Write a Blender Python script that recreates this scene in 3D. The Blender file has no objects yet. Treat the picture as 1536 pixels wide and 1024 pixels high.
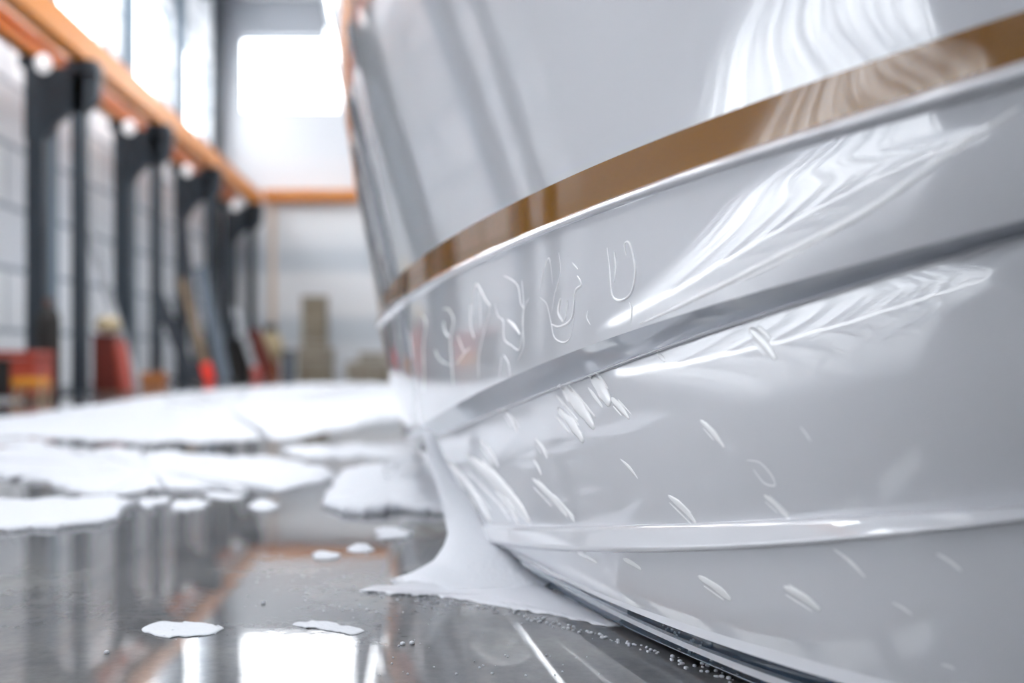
import bpy, bmesh, math, random
import numpy as np
from mathutils import Vector, noise
from mathutils.bvhtree import BVHTree
random.seed(7)
S = bpy.context.scene
C = S.collection

# ------------------------------------------------------------------ camera
H = 0.38                       # eye height, metres
F = 1500.0                     # focal length in pixels of the 1536 px frame
VX, VY = 650.0, 530.0          # vanishing point of the hall's long axis
cd = bpy.data.cameras.new('camera')
cam = bpy.data.objects.new('camera', cd); C.objects.link(cam)
cam.location = (0, 0, H); cam.rotation_euler = (math.pi/2, 0, 0)
cd.sensor_width = 36; cd.lens = F/1536*36
cd.shift_x = (768-VX)/1536; cd.shift_y = (VY-512)/1536
cd.clip_start = 0.02; cd.clip_end = 200
cd.dof.use_dof = True; cd.dof.focus_distance = 1.25; cd.dof.aperture_fstop = 1.75
S.camera = cam

# ------------------------------------------------------------------ light
w = bpy.data.worlds.new('overcast sky'); S.world = w; w.use_nodes = True
bg = w.node_tree.nodes['Background']
bg.inputs[0].default_value = (0.93, 0.965, 1.0, 1); bg.inputs[1].default_value = 9.0
S.view_settings.view_transform = 'Standard'; S.view_settings.look = 'None'
S.view_settings.gamma = 1; S.view_settings.use_curve_mapping = False
S.view_settings.exposure = 0.2
cy = S.cycles
cy.use_denoising = True
cy.max_bounces = 10; cy.diffuse_bounces = 5; cy.glossy_bounces = 5
cy.transparent_max_bounces = 12; cy.sample_clamp_indirect = 6; cy.caustics_reflective = False
cy.caustics_refractive = False; cy.blur_glossy = 0.3

# ------------------------------------------------------------------ helpers
def W(px, py, Y): return Vector(((px-VX)*Y/F, Y, H-(py-VY)*Y/F))
def FL(px, py):
    Y = H*F/(py-VY); return Vector(((px-VX)*Y/F, Y, 0))

def mat(name, col, rough=.5, metal=0, spec=.5, coat=0, ior=1.45, emit=None, es=0):
    m = bpy.data.materials.new(name); m.use_nodes = True
    b = m.node_tree.nodes['Principled BSDF']
    b.inputs['Base Color'].default_value = (*col, 1); b.inputs['Roughness'].default_value = rough
    b.inputs['Metallic'].default_value = metal; b.inputs['Specular IOR Level'].default_value = spec
    b.inputs['Coat Weight'].default_value = coat; b.inputs['Coat Roughness'].default_value = .03
    b.inputs['IOR'].default_value = ior
    if emit:
        b.inputs['Emission Color'].default_value = (*emit, 1); b.inputs['Emission Strength'].default_value = es
    return m
def nd(m, t, **k):
    n = m.node_tree.nodes.new(t)
    for a, b in k.items():
        if hasattr(n, a) and not a[0].isupper(): setattr(n, a, b)
        else: n.inputs[a.replace('_', ' ')].default_value = b
    return n
def lk(m, a, b): m.node_tree.links.new(a, b)
def bsdf(m): return m.node_tree.nodes['Principled BSDF']
def ramp(m, fac, stops, interp='LINEAR'):
    r = nd(m, 'ShaderNodeValToRGB'); r.color_ramp.interpolation = interp
    e = r.color_ramp.elements
    while len(e) < len(stops): e.new(.5)
    for i, (p, c) in enumerate(stops): e[i].position = p; e[i].color = (*c, 1)
    lk(m, fac, r.inputs[0]); return r
def noisy(m, stops, scale=(3, 3, 3), ns=1, detail=4, bump=0, bscale=None, dist=.01):
    tc = nd(m, 'ShaderNodeTexCoord'); mp = nd(m, 'ShaderNodeMapping'); mp.inputs['Scale'].default_value = scale
    lk(m, tc.outputs['Object'], mp.inputs[0])
    n = nd(m, 'ShaderNodeTexNoise', Scale=ns, Detail=detail); lk(m, mp.outputs[0], n.inputs[0])
    r = ramp(m, n.outputs[0], stops); lk(m, r.outputs[0], bsdf(m).inputs['Base Color'])
    if bump:
        n2 = nd(m, 'ShaderNodeTexNoise', Scale=bscale or ns, Detail=5); lk(m, tc.outputs['Object'], n2.inputs[0])
        bp = nd(m, 'ShaderNodeBump', Strength=bump, Distance=dist); lk(m, n2.outputs[0], bp.inputs['Height'])
        lk(m, bp.outputs[0], bsdf(m).inputs['Normal'])
    return m

def link(name, me, m=None, parent=None, smooth=False):
    o = bpy.data.objects.new(name, me); C.objects.link(o)
    if m: me.materials.append(m)
    if parent: o.parent = parent
    if smooth:
        for p in me.polygons: p.use_smooth = True
    return o
def frombm(name, bm, m=None, parent=None, smooth=False):
    bmesh.ops.recalc_face_normals(bm, faces=bm.faces)
    me = bpy.data.meshes.new(name); bm.to_mesh(me); bm.free()
    return link(name, me, m, parent, smooth)
def tag(o, label=None, cat=None, group=None, kind=None):
    if label: o['label'] = label
    if cat: o['category'] = cat
    if group: o['group'] = group
    if kind: o['kind'] = kind
    return o
def empty(name, loc=(0, 0, 0), label=None, cat=None, group=None):
    o = bpy.data.objects.new(name, None); C.objects.link(o); o.location = loc
    o.empty_display_size = .1
    return tag(o, label, cat, group)
def abox(bm, a, b, bev=0):
    a = Vector(a); b = Vector(b)
    t = bmesh.new(); bmesh.ops.create_cube(t, size=1)
    for v in t.verts: v.co = Vector([(a[i]+b[i])/2 + v.co[i]*(b[i]-a[i]) for i in range(3)])
    if bev: bmesh.ops.bevel(t, geom=t.edges[:], offset=bev, segments=2, affect='EDGES', profile=.5)
    me = bpy.data.meshes.new('tmp'); t.to_mesh(me); t.free(); bm.from_mesh(me); bpy.data.meshes.remove(me)
def box(name, a, b, m, parent=None, bev=.004):
    bm = bmesh.new(); abox(bm, a, b, bev); return frombm(name, bm, m, parent)
def bar(bm, p, q, wx, wy, up=Vector((0, 1, 0))):
    p = Vector(p); q = Vector(q); d = (q-p).normalized(); s = d.cross(up).normalized(); t = s.cross(d)
    vs = [bm.verts.new(c + s*sx*wx/2 + t*sy*wy/2) for c in (p, q) for sx, sy in ((-1, -1), (1, -1), (1, 1), (-1, 1))]
    for f in ((0, 1, 2, 3), (4, 5, 6, 7), (0, 1, 5, 4), (1, 2, 6, 5), (2, 3, 7, 6), (3, 0, 4, 7)): bm.faces.new([vs[i] for i in f])
def lathe(bm, prof, c, n=24):
    c = Vector(c); rings = []
    for r, z in prof:
        rings.append([bm.verts.new(c+Vector((r*math.cos(2*math.pi*i/n), r*math.sin(2*math.pi*i/n), z))) for i in range(n)])
    for a, b in zip(rings, rings[1:]):
        for i in range(n): bm.faces.new((a[i], a[(i+1) % n], b[(i+1) % n], b[i]))
    bm.faces.new(rings[0]); bm.faces.new(rings[-1])

# ------------------------------------------------------------------ materials
M = {}
M['wall'] = noisy(mat('painted panel wall', (.8, .8, .82), .6), [(.3, (.70, .71, .74)), (.7, (.86, .86, .88))], (.2, .2, 1.2), 2, 3)
M['slate'] = noisy(mat('slate steel', (.09, .12, .15), .45), [(.3, (.028, .036, .046)), (.7, (.045, .058, .072))], (3, 3, 1), 2)
M['frame'] = mat('window mullion paint', (.17, .22, .27), .5)
M['orange'] = noisy(mat('orange crane paint', (.8, .3, .05), .45), [(.3, (.66, .22, .025)), (.7, (.76, .27, .04))], (2, 1, 2), 1.5)
M['orange2'] = mat('deep orange paint', (.62, .19, .012), .45)
M['ceil'] = mat('grey ceiling sheet', (.42, .45, .48), .7)
M['lamp'] = mat('lamp glass', (.75, .75, .77), .3, emit=(1, 1, 1), es=.5)
gl = bpy.data.materials.new('window glass'); gl.use_nodes = True; nt = gl.node_tree; nt.nodes.clear()
o_ = nt.nodes.new('ShaderNodeOutputMaterial'); mx = nt.nodes.new('ShaderNodeMixShader'); tr = nt.nodes.new('ShaderNodeBsdfTransparent')
gy = nt.nodes.new('ShaderNodeBsdfGlossy'); gy.inputs['Roughness'].default_value = .02; mx.inputs[0].default_value = .06
nt.links.new(tr.outputs[0], mx.inputs[1]); nt.links.new(gy.outputs[0], mx.inputs[2]); nt.links.new(mx.outputs[0], o_.inputs[0])
M['glass'] = gl

# wet concrete
m = mat('wet concrete', (.3, .3, .3), .02, ior=1.7)
tc = nd(m, 'ShaderNodeTexCoord')
n1 = nd(m, 'ShaderNodeTexNoise', Scale=2.2, Detail=8, Roughness=.6); lk(m, tc.outputs['Object'], n1.inputs[0])
r1 = ramp(m, n1.outputs[0], [(.32, (.10, .10, .105)), (.52, (.16, .16, .165)), (.7, (.25, .245, .235))])
n2 = nd(m, 'ShaderNodeTexNoise', Scale=60, Detail=6, Roughness=.7); lk(m, tc.outputs['Object'], n2.inputs[0])
r2 = ramp(m, n2.outputs[0], [(.35, (.85, .85, .85)), (.6, (1, 1, 1))])
mu = nd(m, 'ShaderNodeMixRGB', blend_type='MULTIPLY', Fac=1.0); lk(m, r1.outputs[0], mu.inputs[1]); lk(m, r2.outputs[0], mu.inputs[2])
lk(m, mu.outputs[0], bsdf(m).inputs['Base Color'])
n3 = nd(m, 'ShaderNodeTexNoise', Scale=7, Detail=3); lk(m, tc.outputs['Object'], n3.inputs[0])
bp = nd(m, 'ShaderNodeBump', Strength=.05, Distance=.004); lk(m, n3.outputs[0], bp.inputs['Height'])
n4 = nd(m, 'ShaderNodeTexNoise', Scale=90, Detail=3); lk(m, tc.outputs['Object'], n4.inputs[0])
bp2 = nd(m, 'ShaderNodeBump', Strength=.05, Distance=.0005); lk(m, n4.outputs[0], bp2.inputs['Height']); lk(m, bp.outputs[0], bp2.inputs['Normal'])
lk(m, bp2.outputs[0], bsdf(m).inputs['Normal'])
M['floor'] = m

# back wall: horizontal sandwich panels with greyer courses
def panel_wall(name, bands):
    m = mat(name, (.8, .8, .8), .55)
    tc = nd(m, 'ShaderNodeTexCoord'); sp = nd(m, 'ShaderNodeSeparateXYZ'); lk(m, tc.outputs['Object'], sp.inputs[0])
    mr = nd(m, 'ShaderNodeMapRange'); mr.inputs['From Min'].default_value = 0; mr.inputs['From Max'].default_value = 7.2
    nz = nd(m, 'ShaderNodeTexNoise', Scale=.8, Detail=3); lk(m, tc.outputs['Object'], nz.inputs[0])
    ma = nd(m, 'ShaderNodeMath', operation='MULTIPLY_ADD'); ma.inputs[1].default_value = .10; lk(m, nz.outputs[0], ma.inputs[0]); lk(m, sp.outputs[2], ma.inputs[2])
    lk(m, ma.outputs[0], mr.inputs['Value'])
    r = ramp(m, mr.outputs[0], [(z/7.2, c) for z, c in bands])
    lk(m, r.outputs[0], bsdf(m).inputs['Base Color']); return m
wt = (.84, .83, .85); gr = (.66, .69, .73); lg = (.80, .81, .84)
M['back'] = panel_wall('panelled back wall', [(0, lg), (.55, lg), (.7, gr), (1.05, gr), (1.2, (.88, .87, .88)), (1.9, (.90, .89, .90)), (2.05, gr), (2.35, gr),
    (2.45, lg), (2.8, (.90, .90, .91)), (4.15, wt), (4.25, lg), (4.4, lg), (4.5, (.78, .79, .82)), (6.5, (.64, .66, .70))])
m = mat('block wall', (.7, .72, .76), .6)
tc = nd(m, 'ShaderNodeTexCoord'); sp = nd(m, 'ShaderNodeSeparateXYZ'); lk(m, tc.outputs['Object'], sp.inputs[0])
cb = nd(m, 'ShaderNodeCombineXYZ'); lk(m, sp.outputs[1], cb.inputs[0]); lk(m, sp.outputs[2], cb.inputs[1])
bk = nd(m, 'ShaderNodeTexBrick', Scale=1.0); lk(m, cb.outputs[0], bk.inputs[0])
bk.inputs['Color1'].default_value = (.78, .80, .84, 1); bk.inputs['Color2'].default_value = (.92, .93, .95, 1); bk.inputs['Mortar'].default_value = (.36, .40, .45, 1)
bk.inputs['Mortar Size'].default_value = .03; bk.inputs['Brick Width'].default_value = 1.2; bk.inputs['Row Height'].default_value = .6
bk.inputs['Mortar Smooth'].default_value = .3
lk(m, bk.outputs[0], bsdf(m).inputs['Base Color']); M['block'] = m

# ------------------------------------------------------------------ the hall
XL, YB, ZC, XR, Y0 = -4.1, 19.0, 7.1, 8.5, -7.0
def struct(o): o['kind'] = 'structure'; return o
struct(box('floor', (XL-.3, Y0-.3, -.2), (XR+.3, YB+.3, 0), M['floor'], bev=0))
bm = bmesh.new(); sky = (-2.9, .3, .5, 14.5)  # roof opening added to let more daylight into the hall
abox(bm, (XL-.3, Y0-.3, ZC), (sky[0], YB+.3, ZC+.2)); abox(bm, (sky[1], Y0-.3, ZC), (XR+.3, YB+.3, ZC+.2))
abox(bm, (sky[0], Y0-.3, ZC), (sky[1], sky[2], ZC+.2)); abox(bm, (sky[0], sky[3], ZC), (sky[1], YB+.3, ZC+.2))
struct(frombm('ceiling', bm, M['ceil']))
struct(box('window_30', (sky[0], sky[2], ZC+.08), (sky[1], sky[3], ZC+.10), M['glass'], bev=0))  # pane of the unseen skylight added to brighten the far hall
wz0, wz1 = 4.22, 5.72
wins = [(16.3-2.72*i, 18.4-2.72*i) for i in range(8)]
wins[1] = (13.62, 15.75); wins[2] = (10.85, 13.0)
bm = bmesh.new()
g0, g1, gz = -6.6, 6.0, 3.0                      # gate opening beside the photographer
abox(bm, (XL-.3, Y0, 0), (XL, g0, wz0)); abox(bm, (XL-.3, g1, 0), (XL, YB, wz0)); abox(bm, (XL-.3, g0, gz), (XL, g1, wz0)); abox(bm, (XL-.3, Y0, wz1), (XL, YB, ZC))
edges = [YB] + [v for a, b in wins for v in (b, a)] + [Y0]
for i in range(0, len(edges), 2): abox(bm, (XL-.3, edges[i+1], wz0), (XL, edges[i], wz1))
struct(frombm('wall_left', bm, M['block']))
k = 1
for a, b in wins:
    r = struct(empty('window_%d' % k, (XL, (a+b)/2, wz0))); k += 1
    bm = bmesh.new()
    for q0, q1 in (((a, wz0), (a+.06, wz1)), ((b-.06, wz0), (b, wz1)), ((a, wz0), (b, wz0+.06)), ((a, wz1-.06), (b, wz1))):
        abox(bm, (XL-.16, q0[0], q0[1]), (XL-.08, q1[0], q1[1]))
    f = frombm('window_frame', bm, M['frame']); f.parent = r; f.matrix_parent_inverse.identity(); f.location = -r.location
    g = box('window_pane', (XL-.13, a+.03, wz0+.03), (XL-.12, b-.03, wz1-.03), M['glass'], bev=0); g.parent = r; g.location = -r.location
# steel pilasters between the windows
for i, y in enumerate([18.72, 16.02, 13.3, 10.5, 7.9, 5.2, 2.5, -.2, -2.9]):
    struct(box('trim_%d' % (i+1), (XL, y-.13, gz+.3 if g0 < y < g1 else 0), (XL+.12, y+.13, ZC), M['frame' if i else 'slate'], bev=.01))
# translucent plastic sheet hanging over the gate opening
pm = bpy.data.materials.new('milky plastic sheet'); pm.use_nodes = True; nt = pm.node_tree; nt.nodes.clear()
o_ = nt.nodes.new('ShaderNodeOutputMaterial'); mx = nt.nodes.new('ShaderNodeMixShader'); tr = nt.nodes.new('ShaderNodeBsdfTranslucent'); df = nt.nodes.new('ShaderNodeBsdfDiffuse')
tr.inputs[0].default_value = (.95, .96, .98, 1); df.inputs[0].default_value = (.9, .91, .93, 1); mx.inputs[0].default_value = .75
nt.links.new(df.outputs[0], mx.inputs[1]); nt.links.new(tr.outputs[0], mx.inputs[2]); nt.links.new(mx.outputs[0], o_.inputs[0])
yrear = lambda z: max(-6.5, -3.4-12*max(0, .62-z))+1.2*max(0, z-.62)
yfront = lambda z: max(yrear(z)+.5, 1.9+3.9*math.exp(-min(z, .75)/.5) - 5.0*max(0, z-.75))
bm = bmesh.new(); G = []
for i in range(321):
    col_ = []
    for j in range(41):
        u = i/320; v = j/40
        z = .03+(gz+.1)*v; y = yrear(z)-.15+(yfront(z)+.3-yrear(z))*u
        x = XL+.22 + .10*math.sin(u*60+2.2*v+1.5*math.sin(u*17)) + .05*math.sin(u*141+3*v)
        col_.append(bm.verts.new((x, y, z)))
    G.append(col_)
for i in range(320):
    for j in range(40): bm.faces.new((G[i][j], G[i+1][j], G[i+1][j+1], G[i][j+1]))
tag(frombm('plastic_sheet', bm, pm, None, True), 'milky plastic sheet in folds over the side gate, seen mirrored in the hull', 'sheet')
M['daylight_block'] = noisy(mat('added grey daylight cover', (.5, .5, .53), .6), [(.3, (.50, .51, .54)), (.7, (.62, .63, .66))], (1, 1, 1), 2)  # unseen opaque covers, added to cut the gate's daylight to shape
for ya, yb, lab in ((yfront, lambda z: g1+.3, 'grey tarpaulin added out of view to keep daylight from the far end of the side gate'), (lambda z: -6.8, yrear, 'grey tarpaulin added out of view to keep daylight from the rear end of the side gate')):
    bm = bmesh.new(); G = []
    for i in range(81):
        G.append([])
        for j in range(61):
            z = .02+(gz+.15)*j/60; y = ya(z)+(yb(z)-ya(z))*i/80
            G[-1].append(bm.verts.new((XL+.035+.02*math.sin(y*9+z), y, z)))
    for i in range(80):
        for j in range(60): bm.faces.new((G[i][j], G[i+1][j], G[i+1][j+1], G[i][j+1]))
    tag(frombm('blocker', bm, M['daylight_block'], None, True), lab, 'blocker')
# back wall with its windows
bw = [(-3.68, -1.5), (-.6, 1.6), (2.5, 4.7), (5.6, 7.8)]; bz0, bz1 = .38+4.6, .38+6.02
bm = bmesh.new(); abox(bm, (XL-.3, YB, 0), (XR, YB+.3, bz0)); abox(bm, (XL-.3, YB, bz1), (XR, YB+.3, ZC))
xs_ = [XL-.3] + [v for p in bw for v in p] + [XR]
for i in range(0, len(xs_), 2): abox(bm, (xs_[i], YB, bz0), (xs_[i+1], YB+.3, bz1))
struct(frombm('wall_back', bm, M['back']))
for a, b in bw:
    r = struct(empty('window_%d' % k, ((a+b)/2, YB, bz0))); k += 1
    bm = bmesh.new()
    for p, q in (((a, bz0), (a+.04, bz1)), ((b-.04, bz0), (b, bz1)), ((a, bz0), (b, bz0+.04)), ((a, bz1-.04), (b, bz1))):
        abox(bm, (p[0], YB+.10, p[1]), (q[0], YB+.16, q[1]))
    f = frombm('window_frame', bm, M['frame'], r); f.location = -r.location
    g = box('window_pane', (a+.02, YB+.12, bz0+.02), (b-.02, YB+.13, bz1-.02), M['glass'], r, bev=0); g.location = -r.location
struct(box('wall_right', (XR, Y0, 0), (XR+.3, YB, ZC), M['wall'], bev=0))
# front wall behind the photographer with an open gate
bm = bmesh.new(); abox(bm, (XL-.3, Y0-.3, 0), (XR+.3, Y0, ZC))
struct(frombm('wall_front', bm, M['wall']))
for i, y in enumerate([17.6, 12.6, 7.6, 2.6]):
    struct(box('trim_%d' % (20+i), (XL, y-.12, ZC-.42), (XR, y+.12, ZC), M['slate'], bev=.01))
# ------------------------------------------------------------------ crane runway
def girder(name, x0, x1, z0, z1, y0, y1, m, label):
    r = empty(name, ((x0+x1)/2, y0, z0), label, 'crane beam')
    def sub(n, a, b, mm):
        o = box(n, a, b, mm, bev=.006); o.parent = r; o.location = -r.location; return o
    sub('web', ((x0+x1)/2-.03, y0, z0), ((x0+x1)/2+.03, y1, z1), m)
    sub('flange', (x0, y0, z0), (x1, y1, z0+.05), m); sub('flange', (x0, y0, z1-.05), (x1, y1, z1), m)
    return r
r = empty('crane_girder', (-3.27, -3, H+2.72), 'long orange crane girder running along the tops of the dark posts, front one', 'crane beam')
o = box('girder_beam', (-3.36, -3, H+2.72), (-3.2, 18.7, H+2.99), M['orange'], bev=.01); o.parent = r; o.location = -r.location
o = box('running_rail', (-3.31, -3, H+2.99), (-3.25, 18.7, H+3.03), M['slate'], bev=.006); o.parent = r; o.location = -r.location
girder('crane_girder', -3.82, -3.66, H+2.76, H+2.96, -3, 18.7, M['orange2'], 'deeper orange steel beam behind the front crane girder, nearer the left wall')
M['brown'] = mat('rusty brown plate', (.16, .08, .05), .6)
r = box('end_beam', (-3.19, 18.75, H+2.88), (4.2, 18.95, H+3.07), M['orange']); tag(r, 'thin orange beam crossing the far back wall under its window', 'crane beam')

post_m = M['slate']
posts = [(9.34, .13, .17), (11.93, .12, .19), (14.7, .11, .16), (18.2, .13, .19)]
plab = ['nearest', 'second nearest', 'third, darker', 'farthest']
for i, (y, wf, wr) in enumerate(posts + [(6.6, .13, .17)]):
    nm = (['nearest the camera in view', 'second from the camera', 'third from the camera', 'farthest, close to the back wall', 'outside the left edge of the photo', 'outside the photo beside the camera'])[i]
    r = empty('crane_column', (-3.5, y, 0), 'dark slate twin-post column carrying the orange crane beams, ' + nm, 'column', 'twin crane columns along the left wall')
    xf, xr = -3.3, -3.7
    def P(n, a, b, mm=post_m, bev=.008):
        o = box(n, a, b, mm, r, bev); o.location = -r.location; return o
    P('post', (xf-wf/2, y-.06, 0), (xf+wf/2, y+.06, H+2.62)); P('post', (xr-wr/2, y-.07, 0), (xr+wr/2, y+.07, H+2.7))
    P('base_plate', (xf-.14, y-.14, 0), (xf+.14, y+.14, .025)); P('base_plate', (xr-.15, y-.15, 0), (xr+.15, y+.15, .025))
    bm = bmesh.new()
    pts = [(xr-.1, H+2.66), (xf+.2, H+2.66), (xf+.18, H+2.36), (xf+.06, H+2.24), (xf-.1, H+2.24), (xr+.2, H+2.16), (xr+.1, H+2.0), (xr-.1, H+2.0)]
    A = [bm.verts.new((px, y-.06, pz)) for px, pz in pts]; B = [bm.verts.new((px, y+.06, pz)) for px, pz in pts]
    bm.faces.new(A); bm.faces.new(B[::-1])
    for a_ in range(len(A)): bm.faces.new((A[a_], A[(a_+1) % 8], B[(a_+1) % 8], B[a_]))
    o = frombm('bracket', bm, post_m, r); o.location = -r.location
    P('saddle', (-3.4, y-.1, H+2.6), (-3.12, y+.1, H+2.72)); P('saddle', (-3.84, y-.1, H+2.66), (-3.62, y+.1, H+2.76))
    bm = bmesh.new(); bmesh.ops.create_uvsphere(bm, u_segments=16, v_segments=10, radius=.075)
    for v in bm.verts: v.co = Vector((v.co.x, v.co.y, v.co.z*1.15)) + Vector((xr+.12, y-.16, H+2.66))
    lo = frombm('lamp_globe', bm, M['lamp'], None, True)
    le = tag(lo, 'round white lamp on the crane column ' + nm, 'lamp', 'round lamps on the crane columns')

# ------------------------------------------------------------------ boat hull
LX = np.polyfit([500, 570, 650, 742, 936, 1131, 1536, 2000], [.285, .345, .435, .545, .742, .893, 1.09, 1.25], 4)
def rowfn(pts, xs, m, amp):
    pts = list(pts); (xa, ya), (xb, yb) = pts[-2:]
    s = (yb-ya)/(xb-xa)
    for x in (1650, 1800, 2000):
        if x > xb+60: pts.append((x, yb+s*(x-xb)))
    q = np.sqrt(np.maximum(0, np.array([p[0]-xs for p in pts]))/60.0); y = np.array([p[1] for p in pts])
    co = np.polyfit(q, y, min(5, len(pts)-2))
    qm = math.sqrt((2000-xs)/60.0)
    def f(t):                                       # t in [-1, 1]; negative wraps round behind the silhouette
        q = t*qm if t >= 0 else t*.8
        x = xs+60*q*q; lx = np.polyval(LX, x if q >= 0 else xs)
        iy = lx*(1-amp*math.exp(-q))/m
        Y = 1/iy
        if t >= 0:
            py = float(np.polyval(co, q)); p = W(x, py, Y)
            if p.z < .004 and py > VY+5:
                Y = (H-.004)*F/(py-VY); p = W(x, py, Y)
            return p
        z = f(0).z; y0 = f(0).y
        Yw = max(Y, y0+.001)
        return Vector(((x-VX)*Yw/F, Yw, z))
    return f
R = {}
def row(n, pts, xs, m, amp): R[n] = rowfn(pts, xs, m, amp)
st_t = [(570, 452), (575, 444), (598, 413), (620, 395), (656, 370), (700, 342), (766, 306), (840, 271), (936, 232), (1020, 196), (1100, 164), (1155, 145), (1300, 95), (1400, 61), (1483, 33), (1536, 16)]
st_b = [(568, 474), (575, 464), (598, 446), (656, 411), (734, 374), (820, 337), (908, 300), (936, 289), (1020, 258), (1100, 230), (1268, 174), (1350, 149), (1444, 119), (1536, 90)]
lp_m = [(567, 484), (575, 470), (600, 452), (656, 419), (734, 382), (820, 345), (936, 296), (1100, 240), (1268, 188), (1444, 138), (1536, 110)]
lp_b = [(570, 492), (578, 482), (600, 466), (656, 428), (683, 412), (760, 376), (890, 325), (936, 307), (1100, 253), (1327, 188), (1440, 156), (1536, 131)]
ch_t = [(605, 655), (620, 645), (687, 606), (789, 556), (875, 520), (969, 488), (1049, 464), (1170, 429), (1327, 384), (1536, 329)]
ch_b = [(621, 662), (640, 655), (719, 626), (812, 585), (910, 554), (1004, 515), (1073, 487), (1209, 447), (1366, 403), (1536, 353)]
ra_t = [(684, 778), (700, 783), (773, 787), (891, 788), (1000, 786), (1100, 783), (1190, 777), (1300, 771), (1536, 758)]
ra_b = [(696, 797), (715, 806), (734, 813), (812, 821), (870, 824), (930, 825), (1050, 825), (1147, 821), (1327, 801), (1536, 778)]
pl_t = [(730, 812), (773, 830), (830, 856), (936, 905), (1050, 943), (1170, 975), (1326, 1020), (1536, 1075)]
pl_b = [(732, 815), (773, 834), (830, 862), (936, 913), (1000, 938), (1100, 971), (1250, 1020), (1400, 1065), (1536, 1100)]
si_t = [(735, 818), (773, 839), (832, 866), (936, 921), (1000, 953), (1092, 993), (1186, 1022), (1350, 1075), (1536, 1130)]
si_b = [(737, 820), (773, 843), (832, 872), (936, 929), (1000, 962), (1092, 1001), (1160, 1024), (1350, 1095), (1536, 1155)]
nv_b = [(740, 823), (773, 847), (832, 880), (936, 938), (1030, 985), (1131, 1025), (1350, 1110), (1536, 1185)]
row('st_t', st_t, 568, .835, .25); row('st_b', st_b, 567, .84, .25); row('lp_m', lp_m, 565, .828, .25); row('lp_b', lp_b, 569, .845, .25)
row('ch_t', ch_t, 603, .865, .2); row('ch_b', ch_b, 620, .897, .19)
row('ch_m', [(x, y+3) for x, y in ch_b], 618, .887, .19); row('ch_b2', [(x, y+7) for x, y in ch_b], 622, .9, .19)
row('ra_t0', ra_t, 683, .949, .1); row('ra_t', [(x, y+3) for x, y in ra_t], 681, .940, .1); row('ra_b', ra_b, 695, .927, .1); row('ra_b0', [(x, y+3) for x, y in ra_b], 697, .95, .1)
row('pl_t', pl_t, 728, .983, .06); row('pl_b', pl_b, 730, .978, .06); row('si_t', si_t, 733, .995, .05); row('si_b', si_b, 735, .99, .05); row('nv_b', nv_b, 738, 1.0, .05)
NT = 150
ts = [-1+i/14 for i in range(14)] + [(i/(NT-1.0))**1.0 for i in range(NT)]
def pts_of(f): return [f(t) for t in ts]
PT = {n: pts_of(f) for n, f in R.items()}
PT['top'] = []
for p, t in zip(PT['st_t'], ts):
    PT['top'].append(Vector((p.x-.27, p.y-.02, 1.9)))
def close(row_):
    a, b = row_[0], row_[-1]
    return row_ + [Vector((1.5, b.y-.15, b.z)), Vector((2.6, 1.2, b.z)), Vector((2.7, 3.5, a.z)), Vector((a.x+1.2, a.y+1.1, a.z))]
def loft(name, rows, m, parent, cap=None):
    bm = bmesh.new(); V = [[bm.verts.new(p) for p in close(r_)] for r_ in rows]
    n = len(V[0])
    for a, b in zip(V, V[1:]):
        for i in range(n): bm.faces.new((a[i], a[(i+1) % n], b[(i+1) % n], b[i]))
    if cap == 'top': bm.faces.new(V[0])
    if cap == 'bottom': bm.faces.new(V[-1][::-1])
    me = bpy.data.meshes.new(name); bm.normal_update(); bm.to_mesh(me); bm.free()
    return link(name, me, m, parent, True)
def mix(A, B, k, bulge=None):
    out = []
    for a, b in zip(A, B):
        p = a.lerp(b, k)
        if bulge: p = p - Vector((p.x-0, p.y-0, 0)).normalized()*bulge*4*k*(1-k)
        out.append(p)
    return out
def span(a, b, n, bulge=0): return [mix(PT[a], PT[b], i/n, bulge) for i in range(n+1)]

def gel(name, col, rough=.04):
    m = mat(name, col, rough, coat=1.0, ior=1.58)
    tc = nd(m, 'ShaderNodeTexCoord')
    n = nd(m, 'ShaderNodeTexNoise', Scale=3.5, Detail=2); lk(m, tc.outputs['Object'], n.inputs[0])
    b = nd(m, 'ShaderNodeBump', Strength=.12, Distance=.006); lk(m, n.outputs[0], b.inputs['Height'])
    lk(m, b.outputs[0], bsdf(m).inputs['Normal']); lk(m, b.outputs[0], bsdf(m).inputs['Coat Normal'])
    return m
M['gel'] = gel('white gelcoat', (.62, .625, .65))
M['gel2'] = gel('pale grey gelcoat', (.63, .635, .66))
M['gold'] = gel('bronze gold stripe film', (.225, .10, .014))
bsdf(M['gold']).inputs['Coat Weight'].default_value = .5; bsdf(M['gold']).inputs['IOR'].default_value = 1.5
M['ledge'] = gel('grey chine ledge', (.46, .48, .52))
M['navy'] = gel('navy antifouling edge', (.02, .045, .08))
M['silver'] = mat('silver keel trim', (.75, .78, .82), .15, metal=.7)

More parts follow.
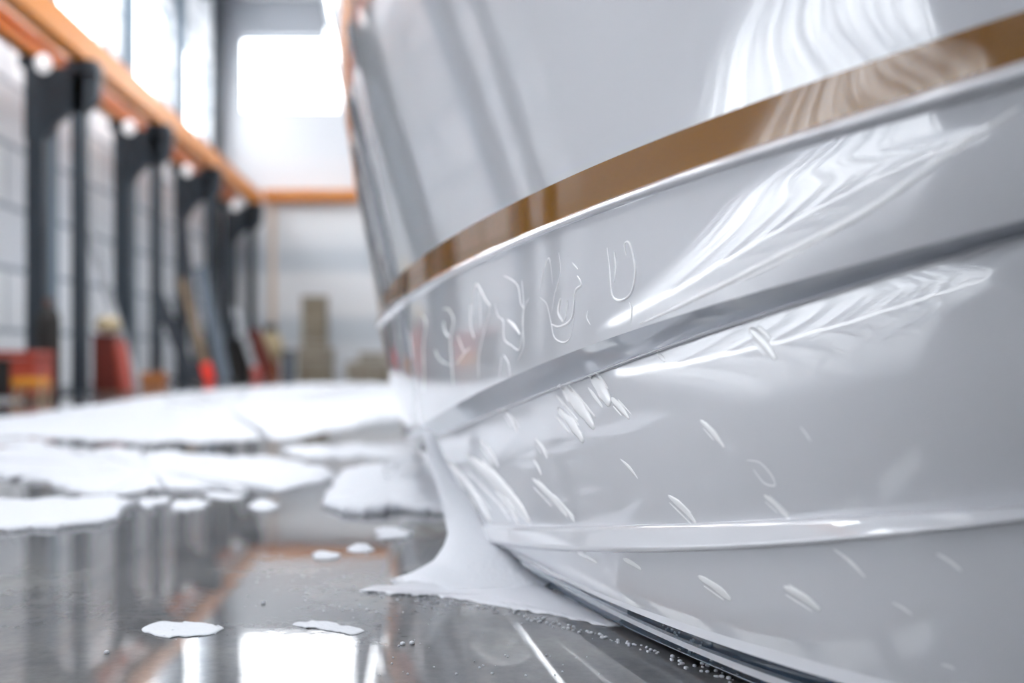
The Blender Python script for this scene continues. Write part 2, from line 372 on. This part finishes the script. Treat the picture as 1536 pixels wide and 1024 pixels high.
boat = empty('motorboat', (1.2, 1.6, 0), 'large glossy white boat hull with a bronze gold stripe resting on the wet floor', 'boat')
def part(name, rows, m, cap=None):
    o = loft(name, rows, M[m], boat, cap); o.location = -boat.location; return o
hp = []
hp.append(part('topside', span('top', 'st_t', 24, 0), 'gel', 'top'))
tag(part('stripe', span('st_t', 'st_b', 3), 'gold'), 'bronze gold stripe running along the hull')
def bead(a, mid, b):
    rows = []
    for i in range(9):
        k = i/8; base = mix(PT[a], PT[b], k); mm = PT[mid]
        s = math.sin(math.pi*k)
        rows.append([p + (q-(x.lerp(y, .5)))*s for p, q, x, y in zip(base, mm, PT[a], PT[b])])
    return rows
part('rub_rail', bead('st_b', 'lp_m', 'lp_b'), 'gel')
hp.append(part('hull_band', span('lp_b', 'ch_t', 10, .004), 'gel'))
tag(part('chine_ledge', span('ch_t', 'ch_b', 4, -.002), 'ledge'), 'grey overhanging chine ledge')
part('chine_lip', bead('ch_b', 'ch_m', 'ch_b2'), 'gel')
hp.append(part('hull_side', span('ch_b2', 'ra_t0', 16, .012), 'gel2'))
part('spray_rail', span('ra_t0', 'ra_t', 1) + span('ra_t', 'ra_b', 5, .0006)[1:] + span('ra_b', 'ra_b0', 1)[1:], 'gel')
hp.append(part('hull_bottom', span('ra_b0', 'pl_t', 12, .006), 'gel2'))
part('keel_band', span('pl_t', 'pl_b', 2), 'gel')
tag(part('keel_recess', span('pl_b', 'si_t', 3), 'navy'), 'dark navy recess along the keel')
tag(part('keel_trim', span('si_t', 'si_b', 3), 'silver'), 'thin silver trim line along the keel')
tag(part('keel_edge', span('si_b', 'nv_b', 3), 'navy', 'bottom'), 'navy bottom edge of the keel')

# ------------------------------------------------------------------ foam on the floor
m = mat('soap foam', (.57, .585, .62), .5)
tc = nd(m, 'ShaderNodeTexCoord'); v = nd(m, 'ShaderNodeTexVoronoi', Scale=140); lk(m, tc.outputs['Object'], v.inputs[0])
b = nd(m, 'ShaderNodeBump', Strength=.35, Distance=.003); lk(m, v.outputs['Distance'], b.inputs['Height']); lk(m, b.outputs[0], bsdf(m).inputs['Normal'])
bsdf(m).inputs['Subsurface Weight'].default_value = 0
M['foam'] = m
def foam_patch(poly, label, h=.012, jit=.02, seed=0):
    P_ = [FL(x, y) for x, y in poly]; n = len(P_)
    c = sum(P_, Vector())/n
    loop = []
    per = 14
    for i in range(n):
        p0, p1, p2, p3 = P_[i-1], P_[i], P_[(i+1) % n], P_[(i+2) % n]
        for k_ in range(per):
            t = k_/per
            q = .5*((2*p1)+(p2-p0)*t+(2*p0-5*p1+4*p2-p3)*t*t+(3*p1-p0-3*p2+p3)*t**3)
            loop.append(q)
    out = []
    for q in loop:
        d = (q-c); s = noise.fractal(Vector((q.x*9, q.y*3, seed)), 1, 2, 4)
        q = q + Vector((0, q.y**2/(H*F)*(1.6*(jit > .0125)+4.0)*(noise.fractal(Vector((q.x*7+seed, q.y*1.5, seed)), .8, 2, 5)), 0))
        out.append(q + d.normalized()*s*jit*q.y*.5 + Vector((noise.noise(Vector((q.x*50, q.y*20, seed+3)))*.009*q.y, noise.noise(Vector((q.x*90, q.y*50, seed+8)))*.006*q.y, 0)))
    bm = bmesh.new(); rings = []
    for sc, z in ((1, .0005), (.992, .45), (.975, .8), (.93, 1.0), (.75, 1.05), (.5, .95), (.25, 1.05)):
        ring = []
        for q in out:
            p = c.lerp(q, sc); zz = h*z if z > .01 else z
            if z > .5: zz *= 1+.35*noise.noise(Vector((p.x*6, p.y*3, seed+9)))
            ring.append(bm.verts.new((p.x, p.y, zz)))
        rings.append(ring)
    N = len(out)
    for a, b in zip(rings, rings[1:]):
        for i in range(N): bm.faces.new((a[i], a[(i+1) % N], b[(i+1) % N], b[i]))
    cv = bm.verts.new((c.x, c.y, h))
    for i in range(N): bm.faces.new((rings[-1][i], rings[-1][(i+1) % N], cv))
    bm.faces.new(rings[0])
    return tag(frombm('foam_patch', bm, M['foam'], None, True), label, 'foam')
FP = [
 ([(-60, 634), (40, 622), (150, 606), (260, 590), (400, 579), (540, 575), (640, 580), (640, 622), (560, 634), (470, 652), (380, 660), (250, 664), (120, 660), (40, 654), (-60, 656)], 'largest white foam sheet on the floor, running from the left edge to the boat', .012, .015),
 ([(-60, 680), (60, 672), (200, 676), (330, 688), (440, 694), (496, 708), (488, 724), (420, 736), (330, 738), (240, 734), (190, 742), (120, 738), (40, 722), (-60, 714)], 'long white foam sheet in the middle of the floor left of the boat', .012, .015),
 ([(-60, 756), (40, 753), (120, 751), (175, 750), (200, 758), (176, 768), (168, 786), (90, 794), (0, 800), (-60, 803)], 'nearest foam sheet at the left edge with a bubbly front rim', .012, .012),
 ([(425, 676), (470, 668), (560, 668), (630, 668), (640, 684), (560, 690), (480, 688)], 'thin grey-white foam strip between the two larger sheets beside the hull', .006, .01),
 ([(492, 738), (515, 712), (560, 702), (640, 698), (690, 720), (690, 770), (640, 770), (590, 772), (555, 778), (510, 768), (490, 752)], 'thick white foam patch lying against the foot of the hull', .02, .015),
 ([(556, 802), (580, 795), (612, 798), (616, 804), (590, 809), (562, 808)], 'small foam island just in front of the foot of the hull', .004, .01),
 ([(220, 940), (245, 934), (280, 932), (310, 939), (326, 943), (300, 950), (270, 953), (240, 948)], 'lone foam island on the dark wet floor at lower left', .0025, .02),
 ([(378, 764), (384, 754), (402, 752), (412, 760), (404, 768), (388, 768)], 'small round foam dab below the middle foam sheet', .006, .01),
 ([(258, 762), (270, 752), (296, 752), (302, 762), (280, 767)], 'small foam dab left of the round one, below the middle sheet', .005, .01),
 ([(466, 834), (480, 827), (500, 830), (498, 836), (480, 838)], 'tiny foam dab above the orange reflection', .003, .01),
 ([(206, 760), (216, 752), (240, 749), (254, 752), (238, 758), (220, 765)], 'ragged foam strip linking the middle sheet to the nearest one', .006, .012),
]
FP += [
 ([(-60, 660), (30, 660), (70, 664), (30, 668), (-60, 668)], 'thin foam wisp at the left edge between the two largest sheets', .004, .012),
 ([(300, 742), (330, 740), (372, 744), (350, 750), (316, 749)], 'small foam wisp just under the middle foam sheet', .003, .012),
 ([(520, 826), (532, 818), (556, 818), (560, 825), (540, 829)], 'tiny foam dab right of the one above the orange reflection', .002, .012),
 ([(440, 940), (462, 934), (500, 938), (538, 944), (520, 950), (480, 947)], 'flat foam scrap on the mirrored window at the bottom', .0015, .016),
]
for i, (p, l, h_, j) in enumerate(FP): foam_patch(p, l, h_, j, i*3.1)

# ------------------------------------------------------------------ clutter along the left and back walls
M['red'] = noisy(mat('red paint', (.4, .06, .04), .5), [(.3, (.30, .035, .02)), (.7, (.46, .07, .04))], (2, 2, 2), 2)
M['dred'] = noisy(mat('dark red paint', (.14, .02, .015), .5), [(.3, (.10, .018, .012)), (.7, (.18, .03, .02))], (2, 2, 2), 2)
M['black'] = mat('black brown paint', (.02, .017, .015), .5)
M['char'] = noisy(mat('charcoal board', (.05, .055, .065), .6), [(.3, (.03, .035, .045)), (.7, (.07, .075, .09))], (2, 2, 2), 2)
M['amber'] = mat('amber plastic', (.75, .30, .02), .4)
M['tan'] = noisy(mat('tan burlap', (.5, .4, .24), .8), [(.3, (.38, .30, .18)), (.7, (.60, .48, .30))], (4, 4, 4), 3)
M['wood'] = noisy(mat('weathered timber', (.4, .33, .25), .7), [(.3, (.24, .20, .14)), (.7, (.42, .35, .26))], (1, 1, 12), 2)
M['brownwood'] = noisy(mat('brown timber', (.2, .14, .08), .7), [(.3, (.16, .11, .07)), (.7, (.28, .20, .13))], (1, 1, 8), 2)
M['grey'] = noisy(mat('grey board', (.4, .41, .43), .6), [(.3, (.33, .34, .36)), (.7, (.50, .50, .52))], (1, 1, 6), 2)
M['bluegrey'] = mat('blue grey board', (.16, .19, .23), .6)
M['signal'] = mat('signal red plastic', (.85, .05, .03), .4)
M['duller'] = mat('faded red plastic', (.55, .10, .08), .5)
M['rust'] = noisy(mat('rusty orange paint', (.4, .15, .05), .6), [(.3, (.30, .10, .03)), (.7, (.50, .19, .06))], (5, 5, 5), 3)
def child(o, r): o.parent = r; o.location = -r.location; return o
r = empty('tool_chest', (-3.4, 8.15, 0), 'red metal chest on the floor at the left edge of the photo', 'chest')
child(box('body', (-3.70, 7.95, .03), (-3.17, 8.35, .34), M['red'], None, .012), r); child(box('lid', (-3.71, 7.94, .345), (-3.16, 8.36, .40), M['red'], None, .012), r)
child(box('side_panel', (-3.70, 7.93, .04), (-3.36, 7.948, .33), M['black'], None, .003), r)
r = empty('step_stool', (-3.2, 7.7, 0), 'small amber step stool in front of the red chest', 'stool')
child(box('seat', (-3.22, 7.62, .13), (-3.0, 7.84, .19), M['amber'], None, .012), r)
for x, y in ((-3.2, 7.64), (-3.02, 7.64), (-3.2, 7.82), (-3.02, 7.82)):
    bm = bmesh.new(); bar(bm, (x, y, 0), (x*.99-.01, y, .14), .025, .025); child(frombm('leg', bm, M['tan']), r)
r = empty('gas_cylinder', (-3.5, 9.1, 0), 'tall black gas cylinder between the posts of the nearest column', 'gas cylinder')
bm = bmesh.new(); lathe(bm, [(.10, 0), (.105, .02), (.105, .68), (.09, .76), (.045, .80)], r.location, 24); child(frombm('tank', bm, M['black'], None, True), r)
bm = bmesh.new(); lathe(bm, [(.03, .80), (.03, .84), (.045, .84), (.045, .87), (.02, .88)], r.location, 16); child(frombm('valve', bm, M['brown'], None, True), r)
def prism(name, pts, y0, y1, m, parent=None):
    bm = bmesh.new(); A = [bm.verts.new((x, y0, z)) for x, z in pts]; B = [bm.verts.new((x, y1, z)) for x, z in pts]
    bm.faces.new(A); bm.faces.new(B[::-1]); n = len(A)
    for i in range(n): bm.faces.new((A[i], A[(i+1) % n], B[(i+1) % n], B[i]))
    bmesh.ops.recalc_face_normals(bm, faces=bm.faces)
    bmesh.ops.bevel(bm, geom=bm.edges[:], offset=.008, segments=2, affect='EDGES')
    return frombm(name, bm, m, parent)
r = empty('red_bin', (-3.1, 9.6, 0), 'dark red bin with one sloping side right of the nearest column', 'bin')
child(prism('body', [(-3.24, 0.02), (-2.99, .02), (-3.04, .56), (-3.24, .56)], 9.5, 9.8, M['dred']), r)
child(prism('sloping_side', [(-2.985, 0.02), (-2.93, .02), (-3.01, .50), (-3.03, .50)], 9.48, 9.82, M['red']), r)
child(box('foot', (-3.30, 9.45, 0), (-2.92, 9.85, .018), M['brown'], None, .003), r)
def sack(name, c, sx, sy, sz, m, label, cat):
    bm = bmesh.new(); bmesh.ops.create_icosphere(bm, subdivisions=4, radius=1)
    for v in bm.verts:
        n_ = 1+.14*noise.fractal(v.co*1.8+Vector(c), 1, 2, 3)
        v.co = Vector((v.co.x*sx*n_, v.co.y*sy*n_, max(-.8, v.co.z)*sz*n_)) 
    mn = min(v.co.z for v in bm.verts)
    for v in bm.verts: v.co += Vector((c[0], c[1], c[2]-mn))
    return tag(frombm(name, bm, m, None, True), label, cat)
sack('burlap_sack', (-3.14, 9.65, .57), .12, .11, .09, M['tan'], 'tan sack lying on top of the dark red bin', 'sack')
def plank(p, q, wx, wy, m, label, tip=None, tm=None, name='leaning_plank'):
    p = Vector(p); q = Vector(q)
    r = empty(name, p, label, 'plank', None)
    bm = bmesh.new(); a = p if not tip else p.lerp(q, tip); bar(bm, a, q, wx, wy); child(frombm('board', bm, m), r)
    if tip:
        bm = bmesh.new(); bar(bm, p, a, wx*1.25, wy*1.25); child(frombm('painted_tip', bm, tm), r)
    return r
def at(px, py, Y): return W(px, py, Y)
def base(px, Y): 
    p = W(px, 560, Y); p.z = .012; return p
plank(base(208, 9.95), at(132, 345, 10.4), .075, .03, M['grey'], 'pale grey plank leaning left behind the dark red bin')
plank(base(316, 12.9), at(272, 418, 13.6), .10, .04, M['brownwood'], 'brown plank with a bright red tip leaning against the third column', .17, M['signal'])
plank(base(290, 13.4), at(236, 440, 13.9), .16, .04, M['char'], 'charcoal plank leaning between the second and third columns')
plank(base(300, 13.9), at(268, 290, 14.1), .13, .04, M['char'], 'tall dark plank leaning steeply on the third column')
plank(base(338, 14.1), at(300, 400, 14.35), .17, .03, M['bluegrey'], 'blue-grey board leaning just right of the red-tipped brown plank')
plank(base(386, 15.9), at(352, 462, 16.5), .09, .04, M['grey'], 'faded grey-brown plank with a dull red tip near the farthest column', .12, M['duller'])
plank(base(404, 16.9), at(378, 496, 17.1), .26, .04, M['dred'], 'wide dark red board leaning beside the farthest column')
tag(box('rusty_block', (-3.42, 11.66, .0), (-3.14, 11.84, .16), M['rust'], None, .015), 'rusty orange block at the foot of the second column', 'block')
tag(box('rusty_block', (-3.46, 14.2, .0), (-3.24, 14.36, .10), M['rust'], None, .015), 'low brownish block at the foot of the third column', 'block')
r = empty('dark_crate', (-3.35, 16.4, 0), 'dark brown crate between the third and farthest columns', 'crate')
child(box('body', (-3.42, 16.6, 0), (-3.06, 16.9, .60), M['black'], None, .012), r); child(box('lid', (-3.44, 16.58, .605), (-3.04, 16.92, .65), M['char'], None, .01), r)
r = empty('water_drum', (-2.86, 17.6, 0), 'round tan drum with a dark cap standing on an orange-brown stand', 'drum')
bm = bmesh.new(); lathe(bm, [(.10, .22), (.17, .27), (.22, .38), (.23, .5), (.21, .62), (.13, .74), (.1, .76)], r.location); child(frombm('drum_body', bm, M['tan'], None, True), r)
bm = bmesh.new(); lathe(bm, [(.08, .76), (.11, .78), (.11, .88), (.08, .9)], r.location); child(frombm('cap', bm, M['slate'], None, True), r)
child(box('stand', (-3.0, 17.46, 0), (-2.72, 17.74, .22), M['rust'], None, .01), r)
r = empty('tool_case', (-2.6, 18, 0), 'low grey case on the floor right of the tan drum', 'case')
child(box('body', (-2.70, 17.9, 0), (-2.52, 18.2, .36), M['bluegrey'], None, .02), r); child(box('lid', (-2.71, 17.89, .365), (-2.51, 18.21, .44), M['char'], None, .02), r)
tag(box('wall_pipe', (-3.1, 18.88, 0), (-2.98, 18.99, H+2.86), mat('peach pipe paint', (.82, .66, .55), .5), None, .02), 'pale peach vertical duct on the back wall below the orange end beam', 'duct')
# crates, each with boards
def crate(c, sx, sy, sz, label, group):
    r = empty('timber_crate', c, label, 'crate', group)
    x, y, z = c; q = sz/3
    for k_ in range(2):
        zz = z+.01+k_*sz*.5
        bm = bmesh.new(); abox(bm, (x-sx/2, y-sy/2, zz), (x+sx/2, y-sy/2+.02, zz+sz*.40)); abox(bm, (x-sx/2, y+sy/2-.02, zz), (x+sx/2, y+sy/2, zz+sz*.40))
        abox(bm, (x-sx/2, y-sy/2+.02, zz), (x-sx/2+.02, y+sy/2-.02, zz+sz*.40)); abox(bm, (x+sx/2-.02, y-sy/2+.02, zz), (x+sx/2, y+sy/2-.02, zz+sz*.40))
        child(frombm('slat', bm, M['wood']), r)
    child(box('crate_bottom', (x-sx/2+.02, y-sy/2+.02, z), (x+sx/2-.02, y+sy/2-.02, z+.02), M['brownwood'], None, 0), r)
    return r
zz = 0; names = ['bottom crate, wide, of the tall crate stack by the back wall', 'second wide crate from the bottom of the tall crate stack',
  'third crate from the floor in the tall crate stack', 'fourth crate from the floor in the tall crate stack', 'fifth crate from the floor in the tall crate stack', 'sixth crate from the floor, second from top of the tall stack', 'topmost crate of the tall stack by the back wall']
for i, n_ in enumerate(names):
    wd = .62 if i < 2 else .44
    hh = .24 if i < 2 else .185
    crate((-2.14+(.02 if i < 2 else 0), 18.1, zz), wd, .5, hh, n_, 'tall stack of timber crates'); zz += hh+.002
for i, (x, z, n_) in enumerate([(-1.32, 0, 'low timber crate on the floor left of the pair by the hull edge'), (-.82, 0, 'low timber crate on the floor half hidden by the hull edge'), (-1.1, .243, 'timber crate lying on the two low crates near the hull edge')]):
    crate((x, 18.1, z), .48, .5, .24 if z == 0 else .16, n_, 'low pile of timber crates')

# ------------------------------------------------------------------ foam clinging to the hull, soap trails, painted hull glints
bpy.context.view_layer.update()
dg = bpy.context.evaluated_depsgraph_get()
eye = Vector((0, 0, H))
def onhull(px, py):
    d = (W(px, py, 1)-eye).normalized()
    ok, p, n, i, o, mt = S.ray_cast(dg, eye, d)
    if not ok or o.parent != boat: return None
    if n.dot(d) > 0: n = -n
    return p, n
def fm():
    m = mat('wet soap and glint white', (1, 1, 1), .3, coat=1)
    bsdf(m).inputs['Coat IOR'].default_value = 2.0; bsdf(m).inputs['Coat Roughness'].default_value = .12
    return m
M['soap'] = fm()  # white shared by the soap trails and the painted glints
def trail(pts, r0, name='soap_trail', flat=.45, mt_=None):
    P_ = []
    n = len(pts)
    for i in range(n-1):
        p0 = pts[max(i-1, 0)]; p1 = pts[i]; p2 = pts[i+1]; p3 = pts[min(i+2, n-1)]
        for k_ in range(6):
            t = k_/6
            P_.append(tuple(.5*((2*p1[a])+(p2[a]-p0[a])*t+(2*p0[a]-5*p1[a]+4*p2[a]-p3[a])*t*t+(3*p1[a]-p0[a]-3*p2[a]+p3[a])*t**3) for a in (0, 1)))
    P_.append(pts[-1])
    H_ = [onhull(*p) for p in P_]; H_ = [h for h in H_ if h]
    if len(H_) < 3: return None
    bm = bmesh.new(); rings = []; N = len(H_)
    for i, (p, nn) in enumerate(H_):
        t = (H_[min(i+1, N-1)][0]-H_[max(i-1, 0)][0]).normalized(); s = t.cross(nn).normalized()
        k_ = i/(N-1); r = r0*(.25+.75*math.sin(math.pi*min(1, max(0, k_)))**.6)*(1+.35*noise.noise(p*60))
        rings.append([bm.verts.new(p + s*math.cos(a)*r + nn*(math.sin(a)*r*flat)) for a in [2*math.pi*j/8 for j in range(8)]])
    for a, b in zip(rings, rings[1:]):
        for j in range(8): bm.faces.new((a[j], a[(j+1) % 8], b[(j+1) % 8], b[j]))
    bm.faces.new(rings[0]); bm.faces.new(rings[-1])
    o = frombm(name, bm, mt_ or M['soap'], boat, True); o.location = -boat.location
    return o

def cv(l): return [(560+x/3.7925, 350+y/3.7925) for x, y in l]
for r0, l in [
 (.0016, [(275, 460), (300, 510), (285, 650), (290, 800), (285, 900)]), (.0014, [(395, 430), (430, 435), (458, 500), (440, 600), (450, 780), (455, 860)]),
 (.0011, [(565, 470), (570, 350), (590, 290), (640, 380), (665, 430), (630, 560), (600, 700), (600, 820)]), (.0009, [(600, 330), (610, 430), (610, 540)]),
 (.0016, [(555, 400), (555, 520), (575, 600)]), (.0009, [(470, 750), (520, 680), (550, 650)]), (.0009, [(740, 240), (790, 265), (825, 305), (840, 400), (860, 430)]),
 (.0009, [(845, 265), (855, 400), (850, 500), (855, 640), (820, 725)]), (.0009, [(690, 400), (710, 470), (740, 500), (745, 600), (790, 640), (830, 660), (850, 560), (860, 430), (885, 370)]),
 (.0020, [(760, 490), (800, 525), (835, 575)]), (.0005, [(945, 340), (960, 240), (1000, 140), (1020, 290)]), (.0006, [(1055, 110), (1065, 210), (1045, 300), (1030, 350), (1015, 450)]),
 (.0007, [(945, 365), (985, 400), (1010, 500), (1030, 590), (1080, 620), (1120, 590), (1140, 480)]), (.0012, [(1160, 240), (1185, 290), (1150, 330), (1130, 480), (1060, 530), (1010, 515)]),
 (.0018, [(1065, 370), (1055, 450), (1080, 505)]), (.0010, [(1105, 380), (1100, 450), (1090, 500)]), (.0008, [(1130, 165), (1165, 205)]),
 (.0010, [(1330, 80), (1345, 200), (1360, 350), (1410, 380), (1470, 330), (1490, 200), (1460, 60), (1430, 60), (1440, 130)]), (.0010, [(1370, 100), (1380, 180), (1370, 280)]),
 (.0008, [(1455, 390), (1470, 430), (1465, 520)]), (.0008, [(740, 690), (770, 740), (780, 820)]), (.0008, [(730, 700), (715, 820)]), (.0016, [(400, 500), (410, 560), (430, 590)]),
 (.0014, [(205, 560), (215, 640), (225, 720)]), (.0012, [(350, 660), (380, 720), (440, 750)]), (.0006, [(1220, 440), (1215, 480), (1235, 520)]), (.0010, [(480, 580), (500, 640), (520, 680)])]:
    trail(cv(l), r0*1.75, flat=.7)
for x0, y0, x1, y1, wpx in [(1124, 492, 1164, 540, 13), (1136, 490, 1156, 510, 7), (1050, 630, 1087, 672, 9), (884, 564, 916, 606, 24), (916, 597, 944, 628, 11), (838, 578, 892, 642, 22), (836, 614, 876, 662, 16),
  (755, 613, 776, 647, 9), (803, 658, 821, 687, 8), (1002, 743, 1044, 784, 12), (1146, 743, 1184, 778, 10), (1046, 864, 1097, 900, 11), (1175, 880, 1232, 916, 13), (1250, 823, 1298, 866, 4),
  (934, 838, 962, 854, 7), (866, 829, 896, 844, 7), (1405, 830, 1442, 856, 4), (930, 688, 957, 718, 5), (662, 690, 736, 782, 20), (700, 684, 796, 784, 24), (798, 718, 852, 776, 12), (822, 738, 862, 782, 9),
  (690, 720, 716, 772, 14), (742, 735, 778, 784, 16), (1200, 640, 1216, 662, 2), (1338, 903, 1368, 922, 3), (1412, 996, 1432, 1003, 4), (985, 530, 998, 542, 6), (800, 690, 812, 712, 7), (720, 660, 748, 700, 9)]:  # highlights of the glossy hull, painted on as flat white slivers
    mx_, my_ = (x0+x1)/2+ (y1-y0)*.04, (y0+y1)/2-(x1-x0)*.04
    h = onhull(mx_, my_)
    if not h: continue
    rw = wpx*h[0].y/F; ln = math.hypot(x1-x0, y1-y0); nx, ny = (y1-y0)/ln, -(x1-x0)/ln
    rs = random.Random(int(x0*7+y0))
    trail([(x0, y0), (mx_, my_), (x1, y1)], rw*.6, 'painted_glint', .16)
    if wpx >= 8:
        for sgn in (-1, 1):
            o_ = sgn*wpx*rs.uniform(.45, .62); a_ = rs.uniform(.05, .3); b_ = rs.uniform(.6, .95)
            trail([(x0+(x1-x0)*t_+nx*o_, y0+(y1-y0)*t_+ny*o_) for t_ in (a_, (a_+b_)/2, b_)], rw*.16, 'painted_glint', .15)
trail([(1120, 690), (1140, 694), (1158, 714), (1162, 728), (1146, 724), (1130, 704)], .0008)  # thin loop of glint, likewise drawn in white
trail([(1530, 160), (1420, 232), (1300, 316), (1180, 378), (1050, 444), (960, 486)], .0032, 'painted_sheen', .3)  # bright reflection across the band, laid on as a low white ridge
trail([(1255, 345), (1180, 388), (1100, 426)], .0016, 'painted_sheen', .3)

# foam slumping from the foot of the hull down on to the floor
prof = [(640, 628, 646, 2.05), (690, 643, 668, 2.02), (735, 654, 694, 1.98), (775, 665, 722, 1.93), (800, 668, 745, 1.88), (820, 662, 765, 1.81), (838, 650, 790, 1.74)]
prof = [(650, 634, 648, 2.05), (690, 645, 668, 2.02), (735, 656, 694, 1.98), (775, 667, 722, 1.93), (800, 670, 745, 1.88), (820, 666, 765, 1.82), (842, 650, 790, 1.77), (858, 625, 815, 1.72), (874, 585, 840, 1.655)]
bm = bmesh.new(); rings = []
for k_, (y, xl, xr, Y) in enumerate(prof):
    ring = []
    for j in range(28):
        a = math.pi*2*j/28; cx = (xl+xr)/2; hw = (xr-xl)/2
        x = cx - hw*math.cos(a)
        Yj = Y - math.sin(a)*hw*Y/F*.7
        p = W(x, y, Y); p.y = Yj; p.x = (x-VX)*Y/F
        p += Vector((noise.noise(p*30), noise.noise(p*31+Vector((5, 0, 0))), 0))*.006
        if k_ > 6: p += Vector((noise.noise(p*70), noise.noise(p*70+Vector((9, 0, 0))), 0))*.012
        p.z = max(p.z, .001)
        ring.append(bm.verts.new(p))
    rings.append(ring)
for a, b in zip(rings, rings[1:]):
    for j in range(28): bm.faces.new((a[j], a[(j+1) % 28], b[(j+1) % 28], b[j]))
bm.faces.new(rings[0]); bm.faces.new(rings[-1])
bmesh.ops.subdivide_edges(bm, edges=bm.edges[:], cuts=1, smooth=.8, use_grid_fill=True)
tag(frombm('foam_slump', bm, M['foam'], None, True), 'white foam sliding down the foot of the hull on to the floor', 'foam')
M['thin'] = mat('thin soap film', (.62, .63, .67), .15)
o = foam_patch([(540, 886), (580, 878), (640, 868), (700, 850), (760, 856), (820, 880), (880, 908), (935, 936), (905, 940), (850, 926), (780, 917), (720, 908), (660, 896), (600, 892)], 'thin grey foam skirt spreading on the floor below the keel', .003, .012, 77)
o.data.materials[0] = M['thin']

# countless little bubbles along the foam edges
bm = bmesh.new(); rb = random.Random(3)
def bub(px, py, r):
    p = FL(px, py); t = bmesh.ops.create_icosphere(bm, subdivisions=1, radius=r)
    for v in t['verts']: v.co = Vector((v.co.x, v.co.y, v.co.z*.7+r*.5)) + p
for k_ in range(60):
    t = k_/59; bub(790+t*200+rb.uniform(-6, 6), 925+t*55+rb.uniform(-4, 4), rb.uniform(.0012, .003))
for a, b, n in (((0, 803), (172, 788), 60), ((170, 775), (300, 765), 30), ((545, 888), (700, 905), 40), ((700, 908), (800, 922), 20), ((230, 955), (330, 948), 14), ((560, 812), (616, 808), 10), ((1000, 985), (1100, 1022), 30)):
    for k_ in range(n):
        t = rb.random(); bub(a[0]+(b[0]-a[0])*t, a[1]+(b[1]-a[1])*t+rb.gauss(0, 4), rb.uniform(.001, .0035))
for k_ in range(120):
    bx_, by_ = rb.uniform(360, 900), rb.uniform(830, 1015)
    if not (340 < bx_ < 560 and by_ > 930): bub(bx_, by_, rb.uniform(.0006, .002))
for p in ((545, 822), (470, 832), (478, 836), (604, 967), (618, 966), (395, 905), (160, 980)): bub(*p, .004)
tag(frombm('foam_bubbles', bm, M['foam'], None, True), 'tiny soap bubbles strewn over the wet floor along the foam edges', 'bubbles', kind='stuff')
